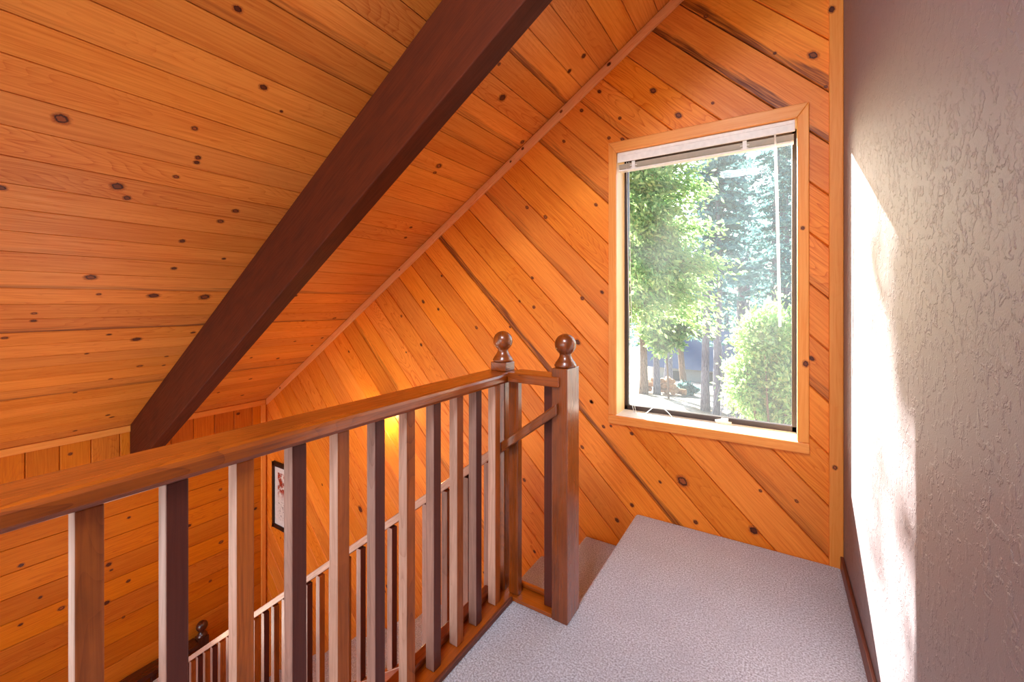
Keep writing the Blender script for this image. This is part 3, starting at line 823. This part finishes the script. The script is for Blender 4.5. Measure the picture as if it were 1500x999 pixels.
bs = empty('leafy_bush', (-.05, 11.3, ground_z(0, 11)), 'large pale green leafy bush at the lower right of the window', 'bush')
st_ = MB()
for k in range(7):
    a = k * .9; st_.tube([(-.05 + .12 * math.cos(a), 11.3 + .12 * math.sin(a), -2.8), (-.05 + .35 * math.cos(a), 11.3 + .35 * math.sin(a), -1.4), (-.05 + .65 * math.cos(a), 11.3 + .6 * math.sin(a), .2)], [.04, .03, .01], 6)
st_.build('stem', m_barkb, bs, smooth=True)
blob('foliage', .02, 11.3, -.45, .85, .8, 1.45, 24000, .058, m_leafC, bs, 80)
us = empty('young_maple', (-3.9, 19.0, ground_z(-3.9, 19)), 'small light leaved tree in front of the log pile', 'tree')
MB().tube([(-3.9, 19, -3.1), (-3.95, 19, -1.6), (-4.1, 19, .2)], [.05, .04, .015], 8).build('trunk', m_barkb, us, smooth=True)
blob('foliage', -4.2, 19.0, .25, 1.15, .8, 1.1, 5500, .12, m_leafA, us, 40)

# dead boughs leaning on the thin conifer
db = empty('dead_boughs', (-1.25, 16.6, ground_z(0, 16)), 'heap of bare grey dead boughs leaning by the thin trunk', 'branches')
dm = MB()
for k in range(55):
    top = Vector((-1.55 + random.gauss(0, .12), 16.6 + random.gauss(0, .15), random.uniform(-1.4, -.1)))
    bot = Vector((-1.15 + random.gauss(.12, .33), 16.5 + random.gauss(0, .3), -2.7))
    md = (top + bot) / 2 + Vector((random.gauss(.05, .08), 0, random.gauss(0, .08)))
    dm.tube([top, md, bot], [.006, .012, .016], 5)
dm.build('boughs', m_twig, db, weld=False)

# log pile
m_log = plain('cut_log', srgb(160, 122, 90), .85, .1, nscale=8., var=.25)
m_logend = plain('log_end', srgb(236, 204, 160), .85, .1, nscale=20., var=.15)
places = ['at the left end of the heap', 'low in front of the heap', 'on top of the heap', 'at the right end of the heap', 'behind the heap', 'in the middle of the heap']
lg = 0
for k in range(22):
    r = random.uniform(.09, .16); L = random.uniform(.35, .6)
    lay = 0 if k < 10 else (1 if k < 17 else 2)
    x = -4.75 + random.uniform(-.95, 1.0) * (1 - .3 * lay); y = 21.7 + random.uniform(-.35, .35)
    z = ground_z(x, y) + .10 + r + lay * .24
    a = random.uniform(0, math.pi); dx, dy = math.cos(a) * L / 2, math.sin(a) * L / 2
    o = MB().tube([(x - dx, y - dy, z), (x + dx, y + dy, z + random.uniform(-.05, .05))], r, 10).build('log', m_log)
    tag(o, 'cut log lying in the tawny heap under the trees', 'log', 'logs heaped under the trees')
gm = empty('low_shrub', (-3.75, 22.4, ground_z(0, 22)), 'low mint green shrub beside the log heap', 'shrub')
blob('foliage', -3.72, 22.4, ground_z(0, 22.4) + .35, .42, .3, .30, 1600, .09, m_leafB, gm, 20)
MB().tube([(-3.72, 22.4, ground_z(0, 22.4) - .2), (-3.72, 22.4, ground_z(0, 22.4) + .35)], .03, 6).build('stem', m_barkb, gm)

# neighbour house
hs = empty('neighbour_house', (-5.6, 39, ground_z(0, 40)), 'low house with a blue grey roof among the trees outside', 'house')
m_roof = plain('roof_shingle', srgb(92, 98, 120), .85, .1, nscale=3.)
m_hw = plain('house_wall', srgb(160, 154, 148), .8, .2, nscale=2.)
m_hd = plain('house_opening', srgb(70, 62, 60), .7)
bx('wall', -9.2, -1.9, 38, 43, -6.2, -4.2, m_hw, hs, .02)
rf = MB()
for s in (0,):
    A = [(-9.8, 37.3, -4.3), (-1.3, 37.3, -4.3), (-1.3, 40.5, -1.2), (-9.8, 40.5, -1.2)]; Bp = [(-9.8, 43.7, -4.3), (-1.3, 43.7, -4.3), (-1.3, 40.5, -1.2), (-9.8, 40.5, -1.2)]
    rf.face(A); rf.face(Bp[::-1]); rf.face([A[0], A[3], Bp[0]]); rf.face([A[1], Bp[1], A[2]]); rf.face([A[0], Bp[0], Bp[1], A[1]])
rf.build('roof', m_roof, hs)
bx('garage_door', -4.6, -2.6, 37.93, 38.0, -6.0, -4.5, m_hd, hs, .02)
bx('window', -7.6, -6.7, 37.93, 38.0, -5.4, -4.6, m_hd, hs, .02)

# ------------------------------------------------------------------ light
w = bpy.data.worlds.new('World'); SC.world = w; w.use_nodes = True
nt = w.node_tree; nt.nodes.clear()
sky = nt.nodes.new('ShaderNodeTexSky'); sky.sky_type = 'NISHITA'; sky.sun_disc = False
sunv = Vector((-1, 1.3, .75)).normalized()
sky.sun_elevation = math.asin(sunv.z); sky.sun_rotation = math.atan2(sunv.x, sunv.y)
sky.air_density = 1.0; sky.dust_density = 2.0
bg = nt.nodes.new('ShaderNodeBackground'); bg.inputs[1].default_value = SKY = .65
ow = nt.nodes.new('ShaderNodeOutputWorld')
nt.links.new(sky.outputs[0], bg.inputs[0]); nt.links.new(bg.outputs[0], ow.inputs[0])

sun = bpy.data.lights.new('sun', 'SUN'); sun.energy = 40.; sun.angle = math.radians(.55); sun.color = (1, .95, .86)
so = bpy.data.objects.new('sun', sun); COL.objects.link(so); so.rotation_euler = (-sunv).to_track_quat('-Z', 'Y').to_euler()

def area(name, loc, look, sx, sy, power, col=(1, 1, 1), portal=False):
    l = bpy.data.lights.new(name, 'AREA'); l.shape = 'RECTANGLE'; l.size = sx; l.size_y = sy; l.energy = power; l.color = col
    if portal: l.cycles.is_portal = True
    o = bpy.data.objects.new(name, l); COL.objects.link(o); o.location = loc
    o.rotation_euler = (Vector(look) - Vector(loc)).to_track_quat('-Z', 'Y').to_euler()
    return o
# daylight that enters by the living room and hall windows behind the camera
area('daylight_living', (-3.07, YR - .06, -.25), (-3.07, 0, -.25), 3.1, 4.2, 48, (.93, .96, 1))
area('daylight_left', (XL - .06, (LY0 + LY1) / 2, (LZ0 + LZ1) / 2), (0, (LY0 + LY1) / 2, (LZ0 + LZ1) / 2), 2.5, 1.4, 22, (.95, .97, 1))
area('daylight_hall', (-.45, YR - .06, 1.4), (-.45, 0, 1.4), .98, 1.78, 32, (.86, .90, 1))
# fill light added over the hall, unseen, to brighten carpet and back wall
area('hall_fill_light', (-.36, -.35, 3.05), (-.55, 1.1, 0), .55, .55, 76, (.84, .91, 1))
# fill uplight added below the frame, unseen, to brighten the ceiling slope
area('slope_fill_light', (-3.5, 1.0, -1.35), (-3.6, 1.25, 2), .35, .35, 9, (1, .92, .80))
fl_ = empty('fill_uplight_stand', (-3.5, 1.0, ZF), 'added bronze stand of the fill uplight, unseen on the lower floor', 'fill light')  # stand added to carry the unseen fill uplight
MB().lathe([(.001, 0), (.15, 0), (.15, .015), (.05, .03), (.015, .05), (.001, .05)], (-3.5, 1.0, ZF)).build('base', m_brass, fl_, smooth=True)
MB().lathe([(.001, 0), (.014, 0), (.014, 1.50), (.001, 1.50)], (-3.5, 1.0, ZF + .049)).build('pole', m_brass, fl_, smooth=True)
MB().lathe([(.001, 0), (.04, .0), (.15, .03), (.235, .085), (.245, .10), (.230, .092), (.15, .045), (.03, .02), (.001, .02)], (-3.5, 1.0, ZF + 1.548)).build('bowl', m_brass, fl_, smooth=True)
cl_ = empty('hall_fill_housing', (-.36, -.35, 3.06), 'added square white housing of the fill light, unseen above the hall', 'fill light')  # housing added around the unseen hall fill light
hs_ = MB()
for a in ((-.66, -.64, -.65, -.05), (-.08, -.06, -.65, -.05), (-.64, -.08, -.65, -.63), (-.64, -.08, -.07, -.05)):
    hs_.box(a[0], a[1], a[2], a[3], 3.04, 3.10)
hs_.box(-.66, -.06, -.65, -.05, 3.10, 3.12); hs_.box(-.45, -.27, -.45, -.25, 3.115, 3.22)
hs_.build('housing', m_white, cl_)
# sky portal at the window
area('portal', (-.375, YO + .02, 1.41), (-.375, 0, 1.41), .95, 1.65, 0, portal=True)
pl = bpy.data.lights.new('sconce_bulb', 'POINT'); pl.energy = 8; pl.color = (1, .66, .3); pl.shadow_soft_size = .03
po_ = bpy.data.objects.new('sconce_bulb', pl); COL.objects.link(po_); po_.location = (sx, YB - .13, sz + .07)

# ------------------------------------------------------------------ camera
cam = bpy.data.cameras.new('camera'); co = bpy.data.objects.new('camera', cam); COL.objects.link(co)
co.location = (0, 0, 1.3); co.rotation_euler = (math.pi / 2, 0, math.radians(32.114))
cam.sensor_fit = 'HORIZONTAL'; cam.sensor_width = 36; cam.lens = 613.9 / 1500 * 36
cam.shift_y = -(499.5 - 442.7) / 1500
cam.clip_start = .02; cam.clip_end = 300
SC.camera = co
SC.view_settings.view_transform = 'Standard'; SC.view_settings.look = 'None'
SC.view_settings.gamma = 1; SC.view_settings.use_curve_mapping = False
SC.view_settings.exposure = 0.27
SC.cycles.max_bounces = 10; SC.cycles.diffuse_bounces = 6; SC.cycles.transparent_max_bounces = 12
SC.cycles.sample_clamp_indirect = 6.0
SC.cycles.use_denoising = True
SC.cycles.caustics_reflective = False; SC.cycles.caustics_refractive = False
